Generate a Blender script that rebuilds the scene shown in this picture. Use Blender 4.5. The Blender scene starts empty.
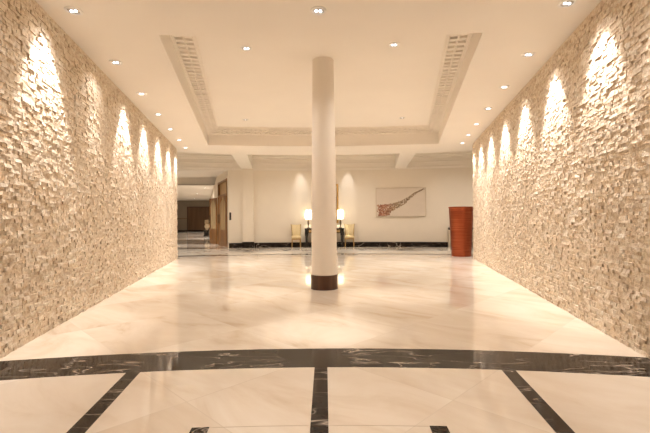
import bpy, math, random
from mathutils import Vector, Matrix
random.seed(7)
SC = bpy.context.scene
COL = SC.collection
PI = math.pi

# ---------------------------------------------------------------- layout
CY = -9.65                      # the floor and ceiling arcs share a centre at (0, CY)
H = 3.50                        # soffit height
HC = 4.00                       # coffer ceiling height
HB = 4.25                       # ceiling of the cross corridor bays
R_BEAM, R_BACK = 23.75, 27.75
def wallx(y): return 2.13 + 0.2*y
def P(r, t): return (r*math.sin(t), CY + r*math.cos(t))

# ---------------------------------------------------------------- mesh helper
class MB:
    def __init__(s): s.v, s.f = [], []
    def add(s, vs, fs):
        b = len(s.v); s.v += [tuple(v) for v in vs]; s.f += [tuple(i+b for i in f) for f in fs]; return s
    def box(s, x0, x1, y0, y1, z0, z1, m=None):
        vs = [(x, y, z) for z in (z0, z1) for y in (y0, y1) for x in (x0, x1)]
        if m is not None: vs = [m @ Vector(v) for v in vs]
        return s.add(vs, [(0,2,3,1),(4,5,7,6),(0,1,5,4),(2,6,7,3),(0,4,6,2),(1,3,7,5)])
    def prism(s, pts, z0, z1):
        n = len(pts)
        vs = [(x, y, z0) for x, y in pts] + [(x, y, z1) for x, y in pts]
        fs = [tuple(range(n-1, -1, -1)), tuple(range(n, 2*n))] + [(i, (i+1) % n, (i+1) % n+n, i+n) for i in range(n)]
        return s.add(vs, fs)
    def arc(s, r0, r1, t0, t1, z0, z1, n=24):
        vs, fs = [], []
        for i in range(n+1):
            t = t0 + (t1-t0)*i/n
            a, b = P(r0, t), P(r1, t)
            vs += [(a[0], a[1], z0), (b[0], b[1], z0), (b[0], b[1], z1), (a[0], a[1], z1)]
        for i in range(n):
            k = 4*i
            for j in range(4): fs.append((k+j, k+(j+1) % 4, k+4+(j+1) % 4, k+4+j))
        fs += [(0, 3, 2, 1), (4*n, 4*n+1, 4*n+2, 4*n+3)]
        return s.add(vs, fs)
    def arc_profile(s, prof, t0, t1, n=32):
        """prof: closed list of (r, z) swept along an arc"""
        m = len(prof); vs, fs = [], []
        for i in range(n+1):
            t = t0 + (t1-t0)*i/n
            for r, z in prof:
                a = P(r, t); vs.append((a[0], a[1], z))
        for i in range(n):
            for j in range(m):
                fs.append((i*m+j, i*m+(j+1) % m, (i+1)*m+(j+1) % m, (i+1)*m+j))
        fs += [tuple(range(m)), tuple(range(n*m+m-1, n*m-1, -1))]
        return s.add(vs, fs)
    def lathe(s, prof, n=32, c=(0, 0, 0), cap=True, m=None):
        vs, fs = [], []
        for r, z in prof:
            for k in range(n):
                a = 2*PI*k/n; vs.append((c[0]+r*math.cos(a), c[1]+r*math.sin(a), c[2]+z))
        for i in range(len(prof)-1):
            for k in range(n):
                fs.append((i*n+k, i*n+(k+1) % n, (i+1)*n+(k+1) % n, (i+1)*n+k))
        if cap:
            fs.append(tuple(range(n-1, -1, -1))); b = (len(prof)-1)*n; fs.append(tuple(range(b, b+n)))
        if m is not None: vs = [m @ Vector(v) for v in vs]
        return s.add(vs, fs)
    def taper(s, p0, p1, w0, w1, n=4):
        """tapered bar of square (n=4) or round section between two points"""
        p0, p1 = Vector(p0), Vector(p1); d = (p1-p0).normalized()
        a = d.orthogonal().normalized() if abs(d.z) < .9 else Vector((1, 0, 0))
        b = d.cross(a).normalized(); a = b.cross(d)
        vs = []
        for p, w in ((p0, w0), (p1, w1)):
            for k in range(n):
                th = 2*PI*(k+.5)/n; q = w/2*(1.414 if n == 4 else 1)
                vs.append(p + a*math.cos(th)*q + b*math.sin(th)*q)
        return s.add(vs, [tuple(range(n-1, -1, -1)), tuple(range(n, 2*n))] + [(k, (k+1) % n, (k+1) % n+n, k+n) for k in range(n)])
    def build(s, name, mat, parent=None, smooth=False, bevel=0, subsurf=0, autosmooth=None):
        me = bpy.data.meshes.new(name); me.from_pydata(s.v, [], s.f); me.validate(); me.update()
        import bmesh
        bm = bmesh.new(); bm.from_mesh(me); bmesh.ops.recalc_face_normals(bm, faces=bm.faces[:]); bm.to_mesh(me); bm.free()
        me.materials.append(mat)
        o = bpy.data.objects.new(name, me); COL.objects.link(o)
        if parent is not None: o.parent = parent
        if smooth: me.polygons.foreach_set('use_smooth', [True]*len(me.polygons))
        if smooth and autosmooth:
            me.set_sharp_from_angle(angle=math.radians(autosmooth))
        if bevel:
            b = o.modifiers.new('bevel', 'BEVEL'); b.width = bevel; b.segments = 2; b.limit_method = 'ANGLE'
        if subsurf:
            b = o.modifiers.new('sub', 'SUBSURF'); b.levels = subsurf; b.render_levels = subsurf
        return o

def tag(o, label, cat, group=None):
    o['label'] = label; o['category'] = cat
    if group: o['group'] = group
    return o
def thing(name, label, cat, loc=(0, 0, 0), rz=0, group=None):
    o = bpy.data.objects.new(name, None); COL.objects.link(o); o.empty_display_size = .1
    o.location = loc; o.rotation_euler = (0, 0, rz)
    return tag(o, label, cat, group)
def struct(o): o['kind'] = 'structure'; return o
def dup(root, loc, rz, label=None, flip=False):
    r = root.copy(); COL.objects.link(r); r.location = loc; r.rotation_euler = (root.rotation_euler[0], root.rotation_euler[1], rz)
    if label: r['label'] = label
    for ch in list(root.children):
        c = ch.copy(); COL.objects.link(c); c.parent = r
        for g in list(ch.children):
            d = g.copy(); COL.objects.link(d); d.parent = c
    return r

# ---------------------------------------------------------------- materials
def newmat(name):
    m = bpy.data.materials.new(name); m.use_nodes = True
    nt = m.node_tree; return m, nt, nt.nodes['Principled BSDF']
def N(nt, kind, **kw):
    n = nt.nodes.new(kind)
    for k, v in kw.items():
        if hasattr(n, k): setattr(n, k, v)
        else: n.inputs[k].default_value = v
    return n
def ramp(nt, src, stops):
    r = nt.nodes.new('ShaderNodeValToRGB'); e = r.color_ramp.elements
    while len(e) < len(stops): e.new(.5)
    for q, (p, c) in zip(e, stops): q.position = p; q.color = (*c, 1)
    nt.links.new(src, r.inputs['Fac']); return r
def mix(nt, fac, a, b, mode='MIX'):
    m = nt.nodes.new('ShaderNodeMix'); m.data_type = 'RGBA'; m.blend_type = mode
    for sock, v in ((m.inputs[0], fac), (m.inputs[6], a), (m.inputs[7], b)):
        if isinstance(v, (int, float)): sock.default_value = v
        elif isinstance(v, tuple): sock.default_value = (*v, 1)
        else: nt.links.new(v, sock)
    return m.outputs[2]
def plain(name, c, rough=.5, metal=0, noise=0, scale=8, spec=.5):
    m, nt, b = newmat(name)
    b.inputs['Roughness'].default_value = rough; b.inputs['Metallic'].default_value = metal
    b.inputs['Specular IOR Level'].default_value = spec
    tc = N(nt, 'ShaderNodeTexCoord')
    n = N(nt, 'ShaderNodeTexNoise'); n.inputs['Scale'].default_value = scale; n.inputs['Detail'].default_value = 3
    nt.links.new(tc.outputs['Object'], n.inputs['Vector'])
    d = noise
    r = ramp(nt, n.outputs['Fac'], [(.3, tuple(x*(1-d) for x in c)), (.7, tuple(min(1, x*(1+d)) for x in c))])
    nt.links.new(r.outputs['Color'], b.inputs['Base Color'])
    return m

PAINT = (.83, .785, .715)
M_ceil = plain('warm_white_plaster', PAINT, .7, noise=.01, scale=1.5, spec=.2)
M_trim = plain('cream_moulding', (.81, .755, .675), .6, noise=.01, scale=2, spec=.2)
M_wall = plain('cream_wall', (.78, .71, .605), .55, noise=.02, scale=1.2, spec=.3)
M_col = plain('column_paint', (.80, .74, .655), .4, noise=.01, scale=2, spec=.35)

def stone_mat():
    m, nt, b = newmat('split_stone')
    g = N(nt, 'ShaderNodeNewGeometry'); tc = N(nt, 'ShaderNodeTexCoord')
    r = ramp(nt, g.outputs['Random Per Island'], [(0, (.50, .37, .25)), (.12, (.68, .545, .40)), (.6, (.77, .65, .51)), (.85, (.80, .70, .57)), (1, (.87, .80, .69))])
    n = N(nt, 'ShaderNodeTexNoise'); n.inputs['Scale'].default_value = 28; n.inputs['Detail'].default_value = 5
    nt.links.new(tc.outputs['Object'], n.inputs['Vector'])
    nt.links.new(mix(nt, .5, r.outputs['Color'], ramp(nt, n.outputs['Fac'], [(.32, (.46, .33, .215)), (.5, (.75, .635, .495)), (.66, (.91, .85, .75))]).outputs['Color']), b.inputs['Base Color'])
    bp = N(nt, 'ShaderNodeBump'); bp.inputs['Strength'].default_value = .9; bp.inputs['Distance'].default_value = .016
    nt.links.new(n.outputs['Fac'], bp.inputs['Height']); nt.links.new(bp.outputs['Normal'], b.inputs['Normal'])
    b.inputs['Roughness'].default_value = .75; b.inputs['Specular IOR Level'].default_value = .25
    return m
M_stone = stone_mat()

def marble_mat(name, base, light, dark, tile=1.0, rough=.06, rot=.785, joint=.012):
    m, nt, b = newmat(name)
    tc = N(nt, 'ShaderNodeTexCoord')
    mp = N(nt, 'ShaderNodeMapping'); mp.inputs['Rotation'].default_value = (0, 0, rot)
    nt.links.new(tc.outputs['Object'], mp.inputs['Vector'])
    br = N(nt, 'ShaderNodeTexBrick'); br.offset = 0; br.squash = 1
    for k, v in (('Scale', 1/tile), ('Mortar Size', joint*.25), ('Mortar Smooth', .2), ('Brick Width', 1), ('Row Height', 1), ('Bias', 0)): br.inputs[k].default_value = v
    br.inputs['Color1'].default_value = (0, 0, 0, 1); br.inputs['Color2'].default_value = (1, 1, 1, 1); br.inputs['Mortar'].default_value = (.5, .5, .5, 1)
    nt.links.new(mp.outputs['Vector'], br.inputs['Vector'])
    # each tile shifts the vein pattern, as cut slabs do
    sh = N(nt, 'ShaderNodeVectorMath', operation='SCALE'); sh.inputs['Scale'].default_value = 7
    nt.links.new(br.outputs['Color'], sh.inputs[0])
    ad = N(nt, 'ShaderNodeVectorMath', operation='ADD'); nt.links.new(mp.outputs['Vector'], ad.inputs[0]); nt.links.new(sh.outputs[0], ad.inputs[1])
    mp2 = N(nt, 'ShaderNodeMapping'); mp2.inputs['Scale'].default_value = (.9, 2.2, 1)
    nt.links.new(ad.outputs[0], mp2.inputs['Vector'])
    n = N(nt, 'ShaderNodeTexNoise'); n.inputs['Scale'].default_value = .9; n.inputs['Detail'].default_value = 7; n.inputs['Roughness'].default_value = .6; n.inputs['Distortion'].default_value = .8
    nt.links.new(mp2.outputs['Vector'], n.inputs['Vector'])
    c = ramp(nt, n.outputs['Fac'], [(.28, dark), (.45, base), (.72, light)]).outputs['Color']
    c = mix(nt, .22, c, br.outputs['Color'], 'SOFT_LIGHT')
    c = mix(nt, br.outputs['Fac'], c, tuple(x*.93 for x in base))
    nt.links.new(c, b.inputs['Base Color'])
    b.inputs['Roughness'].default_value = rough; b.inputs['Specular IOR Level'].default_value = .75
    return m
M_floor = marble_mat('cream_marble', (.745, .645, .525), (.83, .755, .65), (.62, .495, .365), tile=1.25, rough=.05)
M_pale = marble_mat('pale_marble', (.78, .69, .56), (.83, .76, .65), (.68, .58, .44), tile=.9, rot=0)

def dark_marble():
    m, nt, b = newmat('dark_veined_marble')
    tc = N(nt, 'ShaderNodeTexCoord')
    mp = N(nt, 'ShaderNodeMapping'); mp.inputs['Rotation'].default_value = (0, 0, .3); mp.inputs['Scale'].default_value = (.55, 2.2, 1)
    nt.links.new(tc.outputs['Object'], mp.inputs['Vector'])
    n = N(nt, 'ShaderNodeTexNoise'); n.inputs['Scale'].default_value = 3.0; n.inputs['Detail'].default_value = 3.5; n.inputs['Distortion'].default_value = .9
    nt.links.new(mp.outputs['Vector'], n.inputs['Vector'])
    sub = N(nt, 'ShaderNodeMath', operation='SUBTRACT'); nt.links.new(n.outputs['Fac'], sub.inputs[0]); sub.inputs[1].default_value = .5
    ab = N(nt, 'ShaderNodeMath', operation='ABSOLUTE'); nt.links.new(sub.outputs[0], ab.inputs[0])
    vein = ramp(nt, ab.outputs[0], [(0, (1, 1, 1)), (.008, (.4, .4, .4)), (.022, (0, 0, 0))])
    n2 = N(nt, 'ShaderNodeTexNoise'); n2.inputs['Scale'].default_value = 1.6; n2.inputs['Detail'].default_value = 2
    nt.links.new(tc.outputs['Object'], n2.inputs['Vector'])
    gate = ramp(nt, n2.outputs['Fac'], [(.40, (0, 0, 0)), (.58, (.9, .9, .9))])
    n3 = N(nt, 'ShaderNodeTexNoise'); n3.inputs['Scale'].default_value = 9; n3.inputs['Detail'].default_value = 6
    nt.links.new(mp.outputs['Vector'], n3.inputs['Vector'])
    basec = ramp(nt, n3.outputs['Fac'], [(.3, (.012, .008, .006)), (.75, (.045, .033, .026))]).outputs['Color']
    f = mix(nt, 1.0, vein.outputs['Color'], gate.outputs['Color'], 'MULTIPLY')
    nt.links.new(mix(nt, f, basec, (.52, .44, .36)), b.inputs['Base Color'])
    b.inputs['Roughness'].default_value = .07; b.inputs['Specular IOR Level'].default_value = .16
    return m
M_dark = dark_marble()

def wood_mat(name, c0, c1, scale=6, rough=.35, axis='Z'):
    m, nt, b = newmat(name)
    tc = N(nt, 'ShaderNodeTexCoord')
    mp = N(nt, 'ShaderNodeMapping'); mp.inputs['Scale'].default_value = (scale, scale, scale*.08) if axis == 'Z' else (scale*.08, scale, scale)
    nt.links.new(tc.outputs['Object'], mp.inputs['Vector'])
    n = N(nt, 'ShaderNodeTexNoise'); n.inputs['Scale'].default_value = 2; n.inputs['Detail'].default_value = 5; n.inputs['Distortion'].default_value = .6
    nt.links.new(mp.outputs['Vector'], n.inputs['Vector'])
    nt.links.new(ramp(nt, n.outputs['Fac'], [(.3, c0), (.7, c1)]).outputs['Color'], b.inputs['Base Color'])
    b.inputs['Roughness'].default_value = rough
    return m
M_door = wood_mat('warm_door_wood', (.15, .062, .015), (.27, .122, .03))
M_panel = wood_mat('brown_partition_wood', (.14, .075, .036), (.19, .105, .052), scale=3)
M_colbase = wood_mat('column_base_wood', (.050, .020, .010), (.085, .036, .018), rough=.3)
M_black = wood_mat('black_lacquer', (.012, .009, .007), (.025, .018, .014), rough=.25)
M_gold = plain('aged_gold', (.62, .40, .14), .35, metal=.8, noise=.15, scale=30)
M_giltwood = plain('gilt_wood', (.42, .27, .11), .4, metal=.25, noise=.1, scale=20)
M_uph = plain('cream_upholstery', (.66, .55, .34), .85, noise=.05, scale=25, spec=.2)
M_chrome = plain('chrome', (.72, .74, .78), .16, metal=1, noise=.04, scale=60)
M_white_ring = plain('white_enamel', (.80, .78, .74), .4, noise=.01)
M_pewter = plain('dark_pewter', (.16, .12, .08), .3, metal=.7, noise=.1, scale=30)
M_artframe = plain('pale_frame', (.60, .51, .39), .5, noise=.03)
M_canvas = plain('pale_canvas', (.68, .60, .505), .8, noise=.02, scale=3, spec=.15)
M_gray = plain('grey_panel', (.36, .31, .25), .6, noise=.04, scale=2)
M_plate = plain('dark_plate', (.03, .024, .02), .35, noise=.05)
M_leafy = plain('dusty_flowers', (.52, .40, .25), .8, noise=.3, scale=40)

def copper():
    m, nt, b = newmat('copper_sheet')
    tc = N(nt, 'ShaderNodeTexCoord'); sp = N(nt, 'ShaderNodeSeparateXYZ'); nt.links.new(tc.outputs['Object'], sp.inputs[0])
    cb = N(nt, 'ShaderNodeCombineXYZ')
    s1 = N(nt, 'ShaderNodeMath', operation='MULTIPLY'); nt.links.new(sp.outputs['X'], s1.inputs[0]); s1.inputs[1].default_value = 1.2
    s2 = N(nt, 'ShaderNodeMath', operation='MULTIPLY'); nt.links.new(sp.outputs['Z'], s2.inputs[0]); s2.inputs[1].default_value = 42
    nt.links.new(s1.outputs[0], cb.inputs['X']); nt.links.new(s2.outputs[0], cb.inputs['Z'])
    n = N(nt, 'ShaderNodeTexNoise'); n.inputs['Scale'].default_value = 1; n.inputs['Detail'].default_value = 4
    nt.links.new(cb.outputs[0], n.inputs['Vector'])
    nt.links.new(ramp(nt, n.outputs['Fac'], [(.25, (.21, .045, .019)), (.5, (.35, .085, .037)), (.8, (.47, .14, .064))]).outputs['Color'], b.inputs['Base Color'])
    bp = N(nt, 'ShaderNodeBump'); bp.inputs['Strength'].default_value = .12; bp.inputs['Distance'].default_value = .01
    nt.links.new(n.outputs['Fac'], bp.inputs['Height']); nt.links.new(bp.outputs['Normal'], b.inputs['Normal'])
    b.inputs['Metallic'].default_value = .9; b.inputs['Roughness'].default_value = .3; b.inputs['Anisotropic'].default_value = .7
    return m
M_copper = copper()
def petals():
    m, nt, b = newmat('rust_petals')
    g = N(nt, 'ShaderNodeNewGeometry'); tc = N(nt, 'ShaderNodeTexCoord'); sp = N(nt, 'ShaderNodeSeparateXYZ'); nt.links.new(tc.outputs['Object'], sp.inputs[0])
    red = ramp(nt, g.outputs['Random Per Island'], [(0, (.16, .045, .022)), (.5, (.36, .15, .085)), (1, (.55, .34, .22))])
    tan = ramp(nt, g.outputs['Random Per Island'], [(0, (.13, .075, .035)), (.5, (.30, .21, .12)), (1, (.46, .36, .23))])
    mr = N(nt, 'ShaderNodeMapRange'); nt.links.new(sp.outputs['X'], mr.inputs['Value']); mr.inputs['From Min'].default_value = -.75; mr.inputs['From Max'].default_value = -.15
    nt.links.new(mix(nt, mr.outputs[0], red.outputs['Color'], tan.outputs['Color']), b.inputs['Base Color'])
    b.inputs['Roughness'].default_value = .6
    return m
M_petal = petals()
def emit(name, c, s):
    m, nt, b = newmat(name)
    b.inputs['Base Color'].default_value = (*c, 1); b.inputs['Emission Color'].default_value = (*c, 1); b.inputs['Emission Strength'].default_value = s
    return m
M_bulb = emit('lamp_glow', (.93, .96, 1), 4)
M_bulb_dim = emit('lamp_glow_dim', (.95, .95, 1), .8)
def shade_mat():
    m, nt, b = newmat('lit_lamp_shade')
    tr = N(nt, 'ShaderNodeBsdfTranslucent'); tr.inputs['Color'].default_value = (.95, .90, .78, 1)
    df = N(nt, 'ShaderNodeBsdfDiffuse'); df.inputs['Color'].default_value = (.9, .85, .72, 1)
    ms = N(nt, 'ShaderNodeMixShader'); ms.inputs[0].default_value = .7
    nt.links.new(df.outputs[0], ms.inputs[1]); nt.links.new(tr.outputs[0], ms.inputs[2])
    nt.links.new(ms.outputs[0], nt.nodes['Material Output'].inputs['Surface'])
    return m
M_shade = shade_mat()
def glass_mat(name, c, rough=.05, alpha=.45):
    m, nt, b = newmat(name)
    b.inputs['Base Color'].default_value = (*c, 1); b.inputs['Roughness'].default_value = rough
    b.inputs['Transmission Weight'].default_value = alpha; b.inputs['IOR'].default_value = 1.1
    b.inputs['Specular IOR Level'].default_value = .6
    return m
M_amberglass = glass_mat('amber_glass', (.60, .47, .28), .25, .35)
M_golden = plain('golden_wood', (.46, .30, .12), .35, noise=.1, scale=4)
M_mirror = plain('mirror_silver', (.85, .83, .8), .02, metal=1)

# ---------------------------------------------------------------- floor and inlays
fl = MB().box(-20, 12, -3.2, 47, -.1, 0); struct(fl.build('floor', M_floor))
tw = .27
trim_id = [0]
def trim(mb, mat, **k):
    trim_id[0] += 1
    return struct(mb.build('trim_%d' % trim_id[0], mat, **k))
# the dark arc across the hall, its radial strips and the small dark blocks
trim(MB().arc(12.91, 13.38, -.215, .215, 0, .002, 40), M_dark)
for s in (-1, 0, 1):
    t = s*.1155
    w = .0525
    pts = []
    for r, sg in ((8.6, -1), (8.6, 1), (12.91, 1), (12.91, -1)):
        x, y = P(r, t); pts.append((x + sg*w*math.cos(t), y - sg*w*math.sin(t)))
    trim(MB().prism(pts, 0, .0021), M_dark)
for s in (-1, 1):
    t = s*.0575
    pts = []
    for r, sg in ((11.83, -1), (11.83, 1), (11.99, 1), (11.99, -1)):
        x, y = P(r, t); pts.append((x + sg*.05*math.cos(t), y - sg*.05*math.sin(t)))
    trim(MB().prism(pts, 0, .002), M_dark)
# the thin joint line of the slabs that meet the blocks
mbj = MB()
for t0, t1 in ((-.0535, -.0045), (.0045, .0535)): mbj.arc(11.985, 11.99, t0, t1, 0, .001, 8)
trim(mbj, plain('joint_line', (.60, .50, .39), .4))
# cross corridor paving
trim(MB().arc(23.85, 27.40, -.40, .40, 0, .002, 48), M_pale)
trim(MB().arc(23.58, 23.85, -.40, .40, 0, .0022, 48), M_dark)
trim(MB().arc(27.40, 27.72, -.40, .40, 0, .0022, 48), M_dark)
mbd = MB()
for k in range(-6, 7):
    t = k*.0595; a = []
    for dr, dt in ((-.17, 0), (0, .0067), (.17, 0), (0, -.0067)): a.append(P(25.6+dr, t+dt))
    mbd.prism(a, .002, .0035)
trim(mbd, M_dark)
# ---------------------------------------------------------------- stone walls
def stone_wall(side, y1, name):
    y0 = -2.2
    L = (y1-y0)*math.sqrt(1+.04)
    u = Vector((side*.2, 1, 0)).normalized()
    n = Vector((-side, .2, 0)).normalized()        # towards the hall
    o = Vector((side*wallx(y0), y0, 0))
    mb = MB(); rnd = random.Random(11+side)
    T = .28
    # backing slab
    c = [o, o+u*L, o+u*L-n*T, o-n*T]
    mb.prism([(p.x, p.y) for p in c], 0, H)
    rowh = .036; z = 0.0; nrow = int((H-.02)/rowh)
    V, F = mb.v, mb.f
    pan = .62
    for r in range(nrow):
        z0, z1 = r*rowh+.0008, (r+1)*rowh-.0008
        a = 0.0
        nextseam = pan
        while a < L-.02:
            w = rnd.choice((.05, .07, .09, .11, .14))*rnd.uniform(.85, 1.15)
            if a < 1.6: w = min(.62, w*3)            # behind the camera: long courses only
            b = min(a+w, L)
            if b > nextseam-.03: b = min(nextseam, L); nextseam += pan
            d = rnd.choice((.003, .007, .011, .015, .020))*rnd.uniform(.8, 1.2)
            aa, bb = a+.0006, b-.0006
            ti, tj = rnd.uniform(-.004, .004), rnd.uniform(-.0035, .0035)
            mm = (aa+bb)/2 + rnd.uniform(-.2, .2)*(bb-aa)
            base = len(V)
            for (uu, zz, dd) in ((aa, z0, 0), (bb, z0, 0), (bb, z1, 0), (aa, z1, 0),
                                 (aa, z0, d-ti-tj), (mm, z0, d-tj*.5+rnd.uniform(-.003, .004)), (bb, z0, d+ti-tj),
                                 (bb, z1, d+ti+tj), (mm, z1, d+tj*.5+rnd.uniform(-.003, .004)), (aa, z1, d-ti+tj)):
                p = o + u*uu + n*max(dd, 0 if dd == 0 else .002)
                V.append((p.x, p.y, zz))
            F += [(base+4, base+5, base+8, base+9), (base+5, base+6, base+7, base+8),
                  (base, base+1, base+6, base+5, base+4), (base+1, base+2, base+7, base+6),
                  (base+2, base+3, base+9, base+8, base+7), (base+3, base, base+4, base+9)]
            a = b
    return struct(mb.build(name, M_stone))
stone_wall(-1, 12.75, 'wall_left')
stone_wall(1, 12.2, 'wall_right')

# ---------------------------------------------------------------- ceiling with its coffer
def arc_xy(r, x0, x1, n):
    t0, t1 = math.asin(x0/r), math.asin(x1/r)
    return [P(r, t0+(t1-t0)*i/n) for i in range(n+1)]
RA, RB = 14.72, 22.10
def side_hit(r):                 # where the coffer's side line x = 0.97 + .2083 y meets radius r
    y = r+CY
    for _ in range(60): y = CY + math.sqrt(r*r-(0.97+.2083*y)**2)
    return 0.97+.2083*y
XA, XB = side_hit(RA), side_hit(RB)
NA = 24
rowA, rowB = arc_xy(RA, -XA, XA, NA), arc_xy(RB, -XB, XB, NA)
row0 = [(-1.3+2.6*i/NA, -3.0) for i in range(NA+1)]
rowC = arc_xy(R_BEAM, -3.6, 3.6, NA)
XO = 10.6
def outer(r): return (XO, CY+math.sqrt(r*r-XO*XO))
rows = [[(-XO, -3.0)]+row0+[(XO, -3.0)]]
for r, row in ((RA, rowA), (RB, rowB), (R_BEAM, rowC)):
    ox, oy = outer(r); rows.append([(-ox, oy)]+row+[(ox, oy)])
cm = MB(); W = NA+3
for row in rows: cm.v += [(x, y, H) for x, y in row]
for i in range(3):
    for j in range(W-1):
        if i == 1 and 0 < j < W-2: continue
        k = i*W+j; cm.f.append((k, k+1, k+W+1, k+W))
struct(cm.build('ceiling', M_ceil))
# coffer outline, anticlockwise seen from above
outl = rowA[:] + [rowB[-1]] + rowB[-2::-1]
def offset(poly, d):
    n = len(poly); out = []
    for i in range(n):
        p0, p1, p2 = (Vector(poly[(i+k) % n]) for k in (-1, 0, 1))
        e1, e2 = (p1-p0).normalized(), (p2-p1).normalized()
        n1, n2 = Vector((-e1.y, e1.x)), Vector((-e2.y, e2.x))
        b = (n1+n2).normalized(); q = p1 + b*(d/max(.3, b.dot(n1))); out.append((q.x, q.y))
    return out
prof = [(0, H), (0, 3.52), (-.006, 3.525), (0, 3.53), (0, 3.83), (.02, 3.83), (.035, 3.85), (.05, 3.85), (.05, 3.90), (.175, 3.90), (.175, 3.95), (.295, 3.95), (.295, 3.975), (.33, 3.98), (.33, 4.0)]
wm = MB(); n = len(outl)
for d, z in prof: wm.v += [(x, y, z) for x, y in offset(outl, d)]
for i in range(len(prof)-1):
    for j in range(n):
        wm.f.append((i*n+j, i*n+(j+1) % n, (i+1)*n+(j+1) % n, (i+1)*n+j))
def dentils(inset, z0, z1, proj, pitch, width):
    path = offset(outl, inset); m = len(path)
    for i in range(m):
        a, b = Vector(path[i]), Vector(path[(i+1) % m]); e = b-a; Ln = e.length; e.normalize(); nn = Vector((-e.y, e.x))
        if Ln < .3:                # short arc chords: centre blocks on them
            cnt = max(1, round(Ln/pitch)); st = Ln/cnt
        else: cnt = int(Ln/pitch); st = Ln/cnt
        for k in range(cnt):
            c = a+e*(k+.5)*st; h = width/2
            q = [c-e*h, c+e*h, c+e*h+nn*proj, c-e*h+nn*proj]
            wm.prism([(p.x, p.y) for p in q], z0, z1)
dentils(.055, 3.852, 3.8995, .105, .165, .085)
dentils(.18, 3.905, 3.9495, .10, .165, .085)
trim(wm, M_trim)
cc = MB(); cc.v = [(x, y, HC) for x, y in outl]; cc.f = [tuple(range(n))]
cc.v += [(x, y, HC+.05) for x, y in outl]; cc.f += [tuple(range(2*n-1, n-1, -1))]
struct(cc.build('ceiling', M_ceil))

# ---------------------------------------------------------------- cross corridor
struct(MB().arc(R_BEAM-.02, R_BACK+.3, -.40, .40, HB, HB+.06, 40).build('ceiling', M_ceil))
trim(MB().arc(R_BEAM-.05, R_BEAM, -.40, .40, H+.001, HB, 40), M_trim)
T_OP0, T_OP1 = -.335, -.1530
struct(MB().arc(R_BACK, R_BACK+.25, T_OP1, .40, 0, HB, 48).build('wall_back', M_wall))
struct(MB().arc(R_BACK, R_BACK+.25, T_OP0, T_OP1, H-.03, HB, 16).build('wall_back', M_wall))
struct(MB().arc(R_BACK, R_BACK+.25, -.40, T_OP0, 0, HB, 8).build('wall_back', M_wall))
# cornice on the far wall
rb = R_BACK
trim(MB().arc_profile([(rb, 3.44), (rb-.03, 3.44), (rb-.03, 3.47), (rb-.05, 3.50), (rb-.05, 3.56), (rb-.02, 3.57), (rb-.02, 3.72), (rb-.05, 3.73), (rb-.05, 3.77), (rb-.02, 3.78),
      (rb-.02, 3.92), (rb-.09, 3.95), (rb-.09, 4.0), (rb-.17, 4.03), (rb-.17, 4.10), (rb-.28, 4.14), (rb-.28, 4.20), (rb-.34, 4.22), (rb-.34, HB), (rb, HB)], -.40, .40, 48), M_trim)
# radial beams of the bays
for s in (-1, 1):
    t = s*.124; mbb = MB(); pts = []
    for r, sg in ((R_BEAM-.01, -1), (R_BEAM-.01, 1), (R_BACK-.01, 1), (R_BACK-.01, -1)):
        x, y = P(r, t); w = .27 if r < 25 else .25; pts.append((x+sg*w*math.cos(t), y-sg*w*math.sin(t)))
    mbb.prism(pts, H-.002, HB); trim(mbb, M_ceil)
# pilaster under one of the beams
def radial_block(t, r0, r1, w, z0, z1):
    pts = []
    for r, sg in ((r0, -1), (r0, 1), (r1, 1), (r1, -1)):
        x, y = P(r, t); pts.append((x+sg*w*math.cos(t), y-sg*w*math.sin(t)))
    return MB().prism(pts, z0, z1)
trim(radial_block(-.1225, R_BACK-.14, R_BACK+.02, .235, .245, H), M_wall)
trim(radial_block(-.1225, R_BACK-.165, R_BACK+.02, .26, 0, .25), M_dark)
# baseboards
struct(MB().arc(R_BACK-.03, R_BACK, T_OP1, -.132, 0, .2, 6).build('baseboard_back', M_dark))
struct(MB().arc(R_BACK-.03, R_BACK, -.113, .40, 0, .2, 40).build('baseboard_back', M_dark))
# returns behind the stone walls and the ends of the corridor
struct(MB().box(-10.6, -4.70, 12.55, 12.75, 0, H).build('wall_left', M_wall))
struct(MB().box(4.62, 10.6, 12.0, 12.2, 0, H).build('wall_right', M_wall))
struct(MB().box(-10.7, -10.5, 12.55, 17.2, 0, HB).build('wall_left', M_wall))
struct(MB().box(10.5, 10.7, 12.0, 17.2, 0, HB).build('wall_right', M_wall))
# closing wall behind the camera
struct(MB().box(-2.2, 2.2, -2.7, -2.5, 0, H).build('wall_front', M_wall))

# ---------------------------------------------------------------- side corridor beyond the opening
JX, JY = -4.255, 17.78
def cwx(y): return JX - .45*(y-JY) if y < 20.5 else JX - .45*(20.5-JY) - .305*(y-20.5)
def slab(p, q, th, z0, z1):
    p, q = Vector(p), Vector(q); e = (q-p).normalized(); nn = Vector((e.y, -e.x))*th
    return MB().prism([tuple(p), tuple(q), tuple(q+nn), tuple(p+nn)], z0, z1)
D0, D1 = 17.97, 20.2
CH = 3.46
ye = 45.0
struct(slab((cwx(17.80), 17.80), (cwx(D0), D0), .2, 0, CH).build('wall_corridor_right', M_wall))
struct(slab((cwx(D1), D1), (cwx(20.5), 20.5), .2, 0, CH).build('wall_corridor_right', M_wall))
struct(slab((cwx(20.5), 20.5), (cwx(ye), ye), .2, 0, CH).build('wall_corridor_right', M_wall))
struct(slab((cwx(D0), D0), (cwx(D1), D1), .2, 3.1, CH).build('wall_corridor_right', M_wall))
struct(MB().prism([(-9.2, 18.0), (-19, ye), (-19.3, ye), (-9.5, 18.0)], 0, CH).build('wall_corridor_left', M_wall))
struct(MB().box(-19.3, -12.2, ye, ye+.2, 0, CH).build('wall_corridor_back', M_gray))
struct(MB().box(-19.2, -12.4, ye-.04, ye, 0, .16).build('baseboard_corridor', M_dark))
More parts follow.
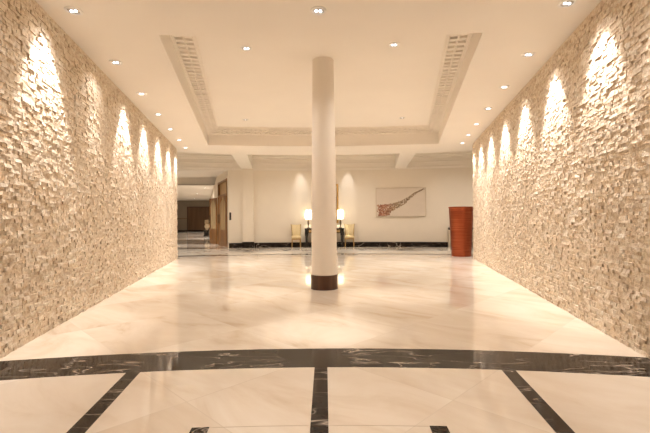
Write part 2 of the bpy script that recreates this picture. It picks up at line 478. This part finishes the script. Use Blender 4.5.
# dark bands across the side corridor
mbk = MB()
for y in (20.6, 24.2, 29.0, 35.5): mbk.prism([(-.33*y-6, y), (cwx(y)-.02, y), (cwx(y+.55)-.02, y+.55), (-.33*y-6, y+.55)], 0, .002)
trim(mbk, plain('brown_marble', (.20, .125, .075), .12, noise=.2, scale=3))

# ceiling with one recess
cb = MB()
for y0, y1, z in ((17.95, 20.9, CH), (20.9, 25.0, CH+.45), (25.0, ye+.2, CH)):
    cb.prism([(-.37*y0-3.2, y0), (cwx(y0)+.3, y0), (cwx(y1)+.3, y1), (-.37*y1-3.2, y1)], z, z+.05)
for y, s in ((20.9, 1), (25.0, -1)):
    cb.box(-.37*y-3.2, cwx(y)+.3, min(y, y-s*.05), max(y, y-s*.05), CH, CH+.5)
struct(cb.build('ceiling', M_ceil))
# room behind the double door, closed off so the opening is not bare
struct(slab((cwx(D0)+1.7, D0+.05), (cwx(D1)+1.7, D1+.1), .1, 0, CH).build('wall_side_room', M_wall))
struct(slab((cwx(20.4)+.05, 20.6), (cwx(20.4)+1.6, 20.6), -.1, 0, CH).build('wall_side_room', M_wall))
struct(MB().box(-4.15, -2.5, 18.05, 20.7, CH, CH+.04).build('ceiling', M_ceil))
# door casing and transom
def local_panel(mb, x0, x1, z0, z1, y0, y1): return mb.box(x0, x1, y0, y1, z0, z1)
ang_w = math.atan2(1, -.45)      # direction of the corridor wall
def wallframe(): return Matrix.Translation((cwx(D0), D0, 0)) @ Matrix.Rotation(ang_w, 4, 'Z')
DW = (D1-D0)*math.sqrt(1+.45**2)
cas = bpy.data.objects.new('door_1', None); COL.objects.link(cas); struct(cas); cas.matrix_world = wallframe()
mbc = MB()
mbc.box(0, .09, -.2, .03, 0, 3.1); mbc.box(DW-.09, DW, -.2, .03, 0, 3.1); mbc.box(.09, DW-.09, -.2, .03, 3.0, 3.1); mbc.box(.09, DW-.09, -.2, .03, 2.36, 2.44)
mbc.build('door_frame', M_door, cas, bevel=.006)
MB().box(.09, DW-.09, -.09, -.07, 2.44, 3.0).build('transom_panel', M_golden, cas)
def door_leaf(name, hinge, tip):
    h, t = Vector(hinge), Vector(tip); e = t-h
    o = bpy.data.objects.new(name, None); COL.objects.link(o); struct(o)
    o.location = (h.x, h.y, 0); o.rotation_euler = (0, 0, math.atan2(e.y, e.x))
    w = e.length; fr = MB(); st = .13; T = .025; top = 2.34; zr = .78
    fr.box(0, st, -T, T, .012, top); fr.box(w-st, w, -T, T, .012, top); fr.box(st, w-st, -T, T, .012, .2); fr.box(st, w-st, -T, T, zr-.1, zr)
    fr.box(st, w-st, -T*.5, T*.5, .2, zr-.1); fr.box(st+.07, w-st-.07, -T*.85, T*.85, .27, zr-.17)
    # arched head
    nseg = 12; x0, x1 = st, w-st; zs = top-.36; ztop = top
    for i in range(nseg):
        a0, a1 = i/nseg, (i+1)/nseg
        za = zs+.26*math.sin(PI*a0)**.8; zb = zs+.26*math.sin(PI*a1)**.8
        xa, xb = x0+(x1-x0)*a0, x0+(x1-x0)*a1
        vs = [(xa, y, z) for y in (-T, T) for z in (za, ztop)] + [(xb, y, z) for y in (-T, T) for z in (zb, ztop)]
        fr.add(vs, [(0, 1, 3, 2), (4, 6, 7, 5), (0, 4, 5, 1), (2, 3, 7, 6), (0, 2, 6, 4), (1, 5, 7, 3)])
    fr.build('door_frame', M_door, o)
    g = MB().box(st-.01, w-st+.01, -.004, .004, zr-.01, zs+.28)
    g.build('glass_pane', M_amberglass, o)
    mbr = MB()
    for k in (1, 2): mbr.box(st+(w-2*st)*k/3-.008, st+(w-2*st)*k/3+.008, -.012, .012, zr, zs+.22)
    mbr.build('glazing_bars', M_door, o)
    hd = MB()
    for s in (-1, 1):
        hd.box(w-.085, w-.045, s*T, s*(T+.012), 1.05, 1.5) if s > 0 else hd.box(w-.085, w-.045, -T-.012, -T, 1.05, 1.5)
        hd.box(w-.075, w-.055, min(s*(T+.045), s*(T+.065)), max(s*(T+.045), s*(T+.065)), 1.08, 1.47)
        for z in (1.10, 1.43): hd.box(w-.073, w-.057, min(s*T, s*(T+.06)), max(s*T, s*(T+.06)), z, z+.02)
    hd.build('door_handle', M_plate, o)
    return o
hx = cwx(D0)
door_leaf('door_2', (hx-.06, D0+.10), (hx-.06-.53, D0+.10+.75))
door_leaf('door_3', (cwx(D1)-.05, D1-.08), (cwx(D1)-.05-.56, D1-.08+.72))
# brown partition at the far end
dp = bpy.data.objects.new('door_4', None); COL.objects.link(dp); struct(dp); dp.location = (-14.3, ye-.03, 0)
mbp = MB(); mbp.box(-1.08, 1.45, -.05, .03, .16, 2.72)
mbp.build('door_panel', M_panel, dp)
MB().box(-1.14, -1.08, -.08, .03, .0, 2.78).box(1.45, 1.51, -.08, .03, .0, 2.78).box(-1.08, 1.45, -.08, .03, 2.72, 2.78).build('door_frame', M_colbase, dp)
trim(MB().box(-19, -15.5, ye-.05, ye-.01, 1.42, 1.47), M_panel)

# ---------------------------------------------------------------- column
cx, cy = .022, 7.03
t = thing('round_column', 'tall round cream column on a dark brown base in the middle of the marble floor', 'column', (cx, cy, 0))
t['kind'] = 'thing'
MB().lathe([(.222, .25), (.221, .8), (.214, 1.8), (.202, 2.8), (.190, 3.6), (.185, HC-.001)], 64).build('column_shaft', M_col, t, smooth=True, autosmooth=40)
MB().lathe([(.236, 0), (.236, .243), (.232, .25)], 64).build('column_base', M_colbase, t, smooth=True, autosmooth=40)

# ---------------------------------------------------------------- copper planter
t = thing('copper_planter', 'tall tapered copper planter standing at the end of the stone wall', 'planter', (4.47, 13.02, 0))
pr = [(.302, 0), (.310, .008)]
for i in range(1, 12): pr.append((.308+.077*i/12, .02+1.56*i/12))
pr += [(.386, 1.575), (.388, 1.58)]
MB().lathe(pr + [(.362, 1.58), (.35, 1.42)], 64, cap=True).build('planter_body', M_copper, t, smooth=True, autosmooth=40)
MB().lathe([(.386, 1.555), (.397, 1.558), (.397, 1.60), (.362, 1.60), (.362, 1.555)], 64, cap=False).build('planter_rim', M_copper, t, smooth=True, autosmooth=30)

# ---------------------------------------------------------------- far wall furniture
def back_at(x, off):             # point at distance off before the far wall
    r = R_BACK-off; return math.sqrt(r*r-x*x)+CY
# console table
def console(x, w, label, d=.38, h=.83):
    y = back_at(x, .06+d/2)
    t = thing('console_table', label, 'table', (x, y, .0022), -math.atan2(x, y-CY))
    MB().box(-w/2, w/2, -d/2, d/2, h-.045, h).build('table_top', M_black, t, bevel=.006)
    MB().box(-w/2+.04, w/2-.04, -d/2+.03, d/2-.03, h-.21, h-.045).build('apron', M_black, t)
    nd = 3
    for k in range(nd):
        a = -w/2+.17+(w-.34)*k/nd; b = a+(w-.34)/nd
        dr = MB().box(a+.02, b-.02, -d/2+.015, -d/2+.032, h-.185, h-.065).build('drawer', M_giltwood, t, bevel=.004)
        MB().lathe([(.008, 0), (.014, .012), (.006, .02)], 12, m=Matrix.Translation(((a+b)/2, -d/2+.016, h-.125)) @ Matrix.Rotation(PI/2, 4, 'X')).build('knob', M_gold, dr, smooth=True)
    for sx in (-1, 1):
        for sy in (-1, 1):
            px, py = sx*(w/2-.09), sy*(d/2-.075)
            m = MB()
            m.box(px-.075, px+.075, py-.055, py+.055, h-.32, h-.045)
            m.taper((px, py, h-.32), (px, py, .10), .125, .085)
            m.box(px-.065, px+.065, py-.055, py+.055, 0, .10)
            m.build('leg', M_black, t, bevel=.005)
        m = MB().box(sx*(w/2-.09)-.03, sx*(w/2-.09)+.03, -d/2+.1, d/2-.1, .11, .16); m.build('side_stretcher', M_black, t)
    MB().box(-w/2+.12, w/2-.12, -.03, .03, .115, .155).build('stretcher', M_black, t)
    return t, y
TBX = .012
tb, tby = console(TBX, 1.76, 'black console table against the far wall behind the column')
# lamps
def lamp(x, label):
    y = back_at(x, .06+.19)
    t = thing('table_lamp', label, 'lamp', (x, y, .8325), 0, 'table lamps on the black console')
    MB().lathe([(.075, 0), (.075, .015), (.055, .03), (.03, .05), (.026, .09), (.034, .16), (.045, .24), (.040, .33), (.022, .39), (.010, .41), (.010, .46)], 24).build('lamp_base', M_pewter, t, smooth=True, autosmooth=50)
    MB().lathe([(.012, .46), (.045, .50), (.055, .55), (.03, .60)], 16).build('bulb', M_bulb, t, smooth=True)
    MB().lathe([(.145, .40), (.115, .80), (.01, .80)], 32, cap=False).build('lamp_shade', M_shade, t, smooth=True)
    l = bpy.data.lights.new('lamp_light', 'POINT'); l.energy = LAMP_W; l.color = (1, .86, .62); l.shadow_soft_size = .05
    lo = bpy.data.objects.new('lamp_light', l); COL.objects.link(lo); lo.parent = t; lo.location = (0, 0, .66)
    return t
LAMP_W = 75
lamp(TBX-.715, 'lit table lamp on the black console end towards the open wooden doors')
lamp(TBX+.715, 'lit table lamp on the black console end towards the framed artwork')
# chairs
def chair(x, rz, label):
    y = back_at(x, .42)
    t = thing('side_chair', label, 'chair', (x, y, .0035), rz, 'cream chairs beside the console')
    # seat faces -y
    m = MB(); m.box(-.215, .215, -.24, .21, .40, .50); s = m.build('seat', M_uph, t, bevel=.03)
    m = MB(); m.box(-.205, .205, -.225, .20, .34, .40); m.build('seat_frame', M_giltwood, t, bevel=.006)
    # fluted back that flares towards its pointed upper corners
    nu, nz = 24, 10; fr, bk = [], []
    def bp(i, k):
        u = i/nu*2-1; z = k/nz; w = .165+.045*z**2
        flute = .010*abs(math.sin(u*PI*3.0))
        zt = .50+z*(.50+.018*abs(u)**4)-.012*(1-abs(u)**2)*z
        yy = .185+.10*z**1.5-.035*abs(u)**3*z
        return u*w, yy, zt, flute
    vs = []
    for side in (0, 1):
        for k in range(nz+1):
            for i in range(nu+1):
                X, Y, Z, f = bp(i, k); vs.append((X, Y-f if side == 0 else Y+.055, Z))
    S = (nu+1)*(nz+1); fs = []
    idx = lambda s_, k, i: s_*S+k*(nu+1)+i
    for k in range(nz):
        for i in range(nu):
            fs.append((idx(0, k, i), idx(0, k, i+1), idx(0, k+1, i+1), idx(0, k+1, i)))
            fs.append((idx(1, k, i), idx(1, k+1, i), idx(1, k+1, i+1), idx(1, k, i+1)))
    for k in range(nz):
        for i in (0, nu): fs.append((idx(0, k, i), idx(0, k+1, i), idx(1, k+1, i), idx(1, k, i)))
    for i in range(nu):
        for k in (0, nz): fs.append((idx(0, k, i), idx(0, k, i+1), idx(1, k, i+1), idx(1, k, i)))
    MB().add(vs, fs).build('backrest', M_uph, t, smooth=True, autosmooth=50)
    for sx in (-1, 1):
        m = MB(); prev = None
        for k in range(9):
            z = k/8; p = Vector((sx*(.178+.045*z**2), .20+.10*z**1.5-.03*z, .40+.62*z))
            if prev is not None: m.taper(prev, p, .028, .028)
            prev = p
        m.build('back_post', M_giltwood, t)
    for sx in (-1, 1):
        MB().taper((sx*.18, -.20, .36), (sx*.19, -.21, 0), .045, .026).build('leg', M_giltwood, t, bevel=.004)
        MB().taper((sx*.175, .18, .36), (sx*.185, .25, 0), .042, .026).build('leg', M_giltwood, t, bevel=.004)
    return t
c0 = chair(-1.235, .10, 'cream high-backed chair beside the console, on the side of the open wooden doors')
c1 = dup(c0, (1.118, back_at(1.118, .42), .0035), -.06, 'cream high-backed chair beside the console, on the side of the framed artwork')
# gold framed mirror
mx = .075; my = back_at(.6, 0)-.004
t = thing('gold_framed_mirror', 'tall gold framed mirror on the far wall above the console, mostly behind the column', 'mirror', (mx, my, 1.06))
mw, mh = .575, 1.76; fw = .075
MB().box(-mw+fw, mw-fw, -.028, -.008, fw, mh-fw).build('mirror_glass', M_mirror, t)
m = MB(); m.box(-mw, -mw+fw, -.05, 0, 0, mh); m.box(mw-fw, mw, -.05, 0, 0, mh); m.box(-mw+fw, mw-fw, -.05, 0, 0, fw); m.box(-mw+fw, mw-fw, -.05, 0, mh-fw, mh)
m.build('mirror_frame', M_gold, t, bevel=.012)
# artwork
ax = 3.42; ay = back_at(ax, 0); arz = -math.atan2(ax, ay-CY)
t = thing('wall_artwork', 'wide pale framed artwork with a rust coloured sweeping plume on the far wall', 'artwork', (ax, ay-.035, 1.33), arz)
aw, ah = 1.10, 1.29
MB().box(-aw+.025, aw-.025, -.035, .0, .025, ah-.025).build('canvas', M_canvas, t)
m = MB(); m.box(-aw, -aw+.025, -.05, .01, 0, ah); m.box(aw-.025, aw, -.05, .01, 0, ah); m.box(-aw+.025, aw-.025, -.05, .01, 0, .025); m.box(-aw+.025, aw-.025, -.05, .01, ah-.025, ah)
m.build('picture_frame', M_artframe, t, bevel=.005)
pm = MB(); rnd = random.Random(3)
def spine(s):                    # from the blob (s=0) to the tip (s=1)
    pts = [(-.92, .26, .27), (-.70, .29, .25), (-.45, .40, .165), (-.15, .52, .125), (.15, .66, .095), (.42, .87, .055), (.70, 1.08, .035), (1.03, 1.23, .018)]
    f = s*(len(pts)-1); i = min(int(f), len(pts)-2); f -= i
    return [pts[i][k]*(1-f)+pts[i+1][k]*f for k in range(3)]
def bit(x, z, L, w, a, y):
    c, s = math.cos(a), math.sin(a)
    q = [(-L, 0), (0, -w), (L, 0), (0, w)]
    vs = [(x+p*c-r*s, y, z+p*s+r*c) for p, r in q] + [(x, y-.012, z)]
    pm.add(vs, [(0, 1, 4), (1, 2, 4), (2, 3, 4), (3, 0, 4), (0, 3, 2, 1)])
for k in range(520):
    s = rnd.random()**1.5; x, z, w = spine(s)
    x2, z2, _ = spine(min(1, s+.03)); tx, tz = x2-x, z2-z; ln = math.hypot(tx, tz) or 1
    o = rnd.uniform(-1, 1)*w; px = x-tz/ln*o+rnd.uniform(-.11, .11)*min(1, (w/.25)**2); pz = z+tx/ln*o
    sz = .5+min(1, w/.2)*.7
    px = max(-1.05, min(1.05, px)); pz = max(.03, min(1.25, pz))
    bit(px, pz, .044*sz, .021*sz, rnd.uniform(0, PI) if s < .55 else math.atan2(tz, tx)+rnd.uniform(-.4, .4), -.036)
pm.build('plume_motif', M_petal, t)
# side table half hidden behind the planter
x = 5.89; y = back_at(x, .30)
t = thing('side_table', 'pale legged side table with dark corner knobs behind the copper planter', 'table', (x, y, .0022), -math.atan2(x, y-CY))
MB().box(-.55, .55, -.2, .2, .68, .74).build('table_top', M_artframe, t, bevel=.006)
for sx in (-1, 1):
    for sy in (-1, 1):
        MB().taper((sx*.50, sy*.16, .68), (sx*.51, sy*.165, 0), .09, .07).build('leg', M_artframe, t, bevel=.004)
        MB().lathe([(.02, .74), (.045, .76), (.05, .80), (.03, .84)], 14, c=(sx*.50, sy*.15, 0)).build('knob', M_plate, t, smooth=True)
# small dark wall plate by the door opening
yy = back_at(-4.165, 0)
tag(MB().box(-.04, .04, -.022, 0, 1.22, 1.56).build('wall_plate', M_plate, bevel=.004), 'small dark plate on the cream wall edge beside the open wooden door', 'plate')
wp = bpy.data.objects['wall_plate']; wp.location = (-4.17, yy+.002, 0); wp.rotation_euler = (0, 0, .155)
# flower stand down the side corridor
fx, fy = cwx(31.5)-.42, 31.5
t = thing('flower_pedestal', 'black pedestal carrying a pale urn far down the side corridor', 'pedestal', (fx, fy, 0))
MB().box(-.24, .24, -.24, .24, 0, .06).box(-.19, .19, -.19, .19, .06, .42).box(-.23, .23, -.23, .23, .42, .46).build('pedestal_body', M_black, t, bevel=.008)
t = thing('urn', 'pale urn filled with dry flowers on the black pedestal in the side corridor', 'vase', (fx, fy, .46))
MB().lathe([(.09, 0), (.07, .05), (.16, .18), (.20, .30), (.15, .40), (.12, .44), (.15, .47)], 24).build('urn_body', plain('pale_urn', (.62, .50, .34), .4), t, smooth=True)
mf = MB(); rnd = random.Random(5)
for k in range(42):
    a, b, r = rnd.uniform(0, 2*PI), rnd.uniform(.1, 1.4), rnd.uniform(.10, .24)
    c = (r*math.cos(a)*math.cos(b*.7), r*math.sin(a)*math.cos(b*.7), .50+.30*math.sin(b)*rnd.uniform(.5, 1))
    mf.lathe([(.008, -.045), (.045, -.01), (.05, .01), (.01, .045)], 7, c=c)
    mf.taper((0, 0, .42), c, .008, .006)
mf.build('dry_flowers', M_leafy, t)

# ---------------------------------------------------------------- downlights
WARM = (1.0, .945, .90)
def spot(parent, energy, half, tilt=0, tdir=None, blend=.6, color=WARM, size=.025, z=-.03):
    l = bpy.data.lights.new('lamp_light', 'SPOT'); l.energy = energy; l.spot_size = 2*math.radians(half); l.spot_blend = blend; l.color = color; l.shadow_soft_size = size
    o = bpy.data.objects.new('lamp_light', l); COL.objects.link(o); o.parent = parent; o.location = (0, 0, z)
    d = Vector((0, 0, -1))
    if tdir is not None:
        h = Vector((tdir[0], tdir[1], 0)).normalized(); d = (Vector((0, 0, -math.cos(math.radians(tilt)))) + h*math.sin(math.radians(tilt)))
    o.rotation_euler = d.to_track_quat('-Z', 'Y').to_euler()
    return o
DL = {}
def downlight(x, y, z, label, group, bulbs=2, dim=False, along=None):
    """shallow ring with a faceted reflector and its lamp, on the ceiling at height z"""
    t = thing('downlight', label, 'ceiling light', (x, y, z), 0 if along is None else along, group)
    key = ('dim' if dim else 'lit')
    if key not in DL:
        a = MB().lathe([(.062, -.002), (.066, -.012), (.088, -.010), (.092, -.0005), (.062, -.0005)], 32, cap=False).build('trim_ring', M_white_ring, t, smooth=True, autosmooth=40)
        b = MB().lathe([(.064, -.006), (.050, -.0035), (.030, -.002), (.022, -.0015)], 14, cap=True).build('reflector', M_chrome, t)
        c = MB()
        for sx in ((-.022, .022) if not dim else (0,)):
            c.lathe([(.016, -.004), (.017, -.010), (.012, -.015), (.004, -.017)], 12, c=(sx, 0, 0))
        c = c.build('bulb', M_bulb if not dim else M_bulb_dim, t, smooth=True)
        DL[key] = (a, b, c)
    else:
        for q in DL[key]:
            w = q.copy(); COL.objects.link(w); w.parent = t
    return t
SPOT_W = 95
ORD = ['first', 'second', 'third', 'fourth', 'fifth', 'sixth', 'seventh', 'eighth']
def wall_row(side, ys, inten, name):
    u = Vector((side*.2, 1, 0)).normalized(); outw = Vector((side, -.2, 0)).normalized()
    vis = [y for y in ys if y > 3.9]
    for y, e in zip(ys, inten):
        p = Vector((side*wallx(y), y, 0)) - outw*(.31 if side < 0 else .34)
        if y > 3.9:
            k = len(vis)-1-vis.index(y)
            lab = '%s downlight from far end of row along stone wall %s' % (ORD[k], name)
        else: lab = 'added unseen downlight over the near end of stone wall %s' % name  # out of view, added to light the near end
        t = downlight(p.x, p.y, H, lab, 'downlights above the stone wall %s' % name)
        if e > 0: spot(t, SPOT_W*e*2.0, 31, 15, outw, .55)
        else: spot(t, SPOT_W*.9, 24, 4, outw, .8)
        spot(t, SPOT_W*.25, 62, 0, None, 1)  # second, wide spot is added fill beside the wall beam
wall_row(-1, [.2, 1.6, 3.0, 4.30, 5.72, 7.15, 8.55, 9.95, 11.3, 12.5], [.3, .3, .35, 1.1, 0, 1, 1, 1, .9, .6], 'ending by wooden doors')
wall_row(1, [.3, 1.6, 3.0, 4.2, 5.53, 6.9, 8.25, 9.6, 10.85, 12.0], [.3, .3, .3, .8, 1.1, 1, 1, 1, .9, .5], 'ending by copper planter')
# centre lights
t = downlight(-.02, 4.39, H, 'downlight alone on the flat soffit in front of the coffer', 'downlights over the middle of the hall'); spot(t, 230, 15, blend=1)
spot(t, 30, 65, blend=1)  # wide spot added as fill under the same fixture
COFF = [(-1.22, 6.5, 'bright downlight in the coffer ceiling on the wooden door side of the column', 1), (1.16, 6.4, 'bright downlight in the coffer ceiling on the copper planter side of the column', 1),
        (-2.15, 11.1, 'small dim downlight by the coffer far corner on the wooden door side', 0), (2.18, 11.0, 'small dim downlight by the coffer far corner on the copper planter side', 0)]
for x, y, lab, br in COFF:
    t = downlight(x, y, HC, lab, 'downlights in the coffer', dim=not br)
    spot(t, 270 if br else 200, 15, blend=1); spot(t, 85 if br else 290, 65, blend=1)  # the wide second spots are added fill, strongest at the dim lamps
# the hall continues behind the viewpoint; these unseen downlights are added to fill it
for x, y in ((0, 1.6), (0, -.8)):
    t = downlight(x, y, H, 'added unseen downlight on the soffit over the near end of the hall', 'added downlights over the near end'); spot(t, 60, 28, blend=.9); spot(t, 25, 65, blend=1)
# cross corridor: picture lights and floor lights in the bays
for x, lab in ((-1.03, 'on the wooden door side of the column'), (1.06, 'on the artwork side of the column')):
    y = back_at(x, .62); t = downlight(x, y, HB, 'picture light in the far bay, ' + lab, 'picture lights in the far bay')
    spot(t, 75, 15, 21, (x, y-CY), 1)
for k, th in enumerate((-.30, -.20, -.05, .05, .20, .30)):
    x, y = P(25.4, th); t = downlight(x, y, HB, 'downlight in the cross corridor ceiling, %s of the row' % ORD[k], 'cross corridor downlights')
    spot(t, 260, 24, blend=.9); spot(t, 140, 72, blend=1)  # wide second spot added to brighten the bay recess
# side corridor
for k, (x, y, z, w) in enumerate(((-7.6, 19.3, CH, 60), (-8.2, 27.5, CH, 90), (-10.5, 33.0, CH, 90), (-13.0, 40.0, CH, 60))):
    t = downlight(x, y, z, 'downlight in the side corridor ceiling, %s from the opening' % ORD[k], 'side corridor downlights')
    spot(t, w*4, 30, blend=.9); spot(t, w*4, 70, blend=1)

x, y = (cwx(D0)+cwx(D1))/2+.85, (D0+D1)/2+.1  # unseen lamp added to brighten the room behind the door
t = downlight(x, y, CH-.0, 'added unseen downlight inside the side room behind the double wooden door', 'added side room downlights'); spot(t, 260, 70, blend=1)
# ---------------------------------------------------------------- world, camera, colour
w = bpy.data.worlds.new('world'); SC.world = w; w.use_nodes = True
w.node_tree.nodes['Background'].inputs[0].default_value = (.9, .75, .58, 1); w.node_tree.nodes['Background'].inputs[1].default_value = .05
cam = bpy.data.cameras.new('camera'); co = bpy.data.objects.new('camera', cam); COL.objects.link(co)
cam.sensor_width = 36; cam.lens = 400/650*36; cam.shift_y = 3.5/650; cam.clip_start = .05; cam.clip_end = 200
co.matrix_world = Matrix.Translation((.04, 0, 1.2)) @ Matrix.Rotation(PI/2, 4, 'X') @ Matrix.Rotation(math.radians(-.35), 4, 'Z')
SC.camera = co
SC.view_settings.view_transform = 'Standard'; SC.view_settings.look = 'None'; SC.view_settings.gamma = 1; SC.view_settings.use_curve_mapping = False
SC.view_settings.exposure = 0.45
SC.cycles.use_denoising = True
SC.cycles.max_bounces = 10; SC.cycles.diffuse_bounces = 6; SC.cycles.glossy_bounces = 4
SC.cycles.sample_clamp_indirect = 6
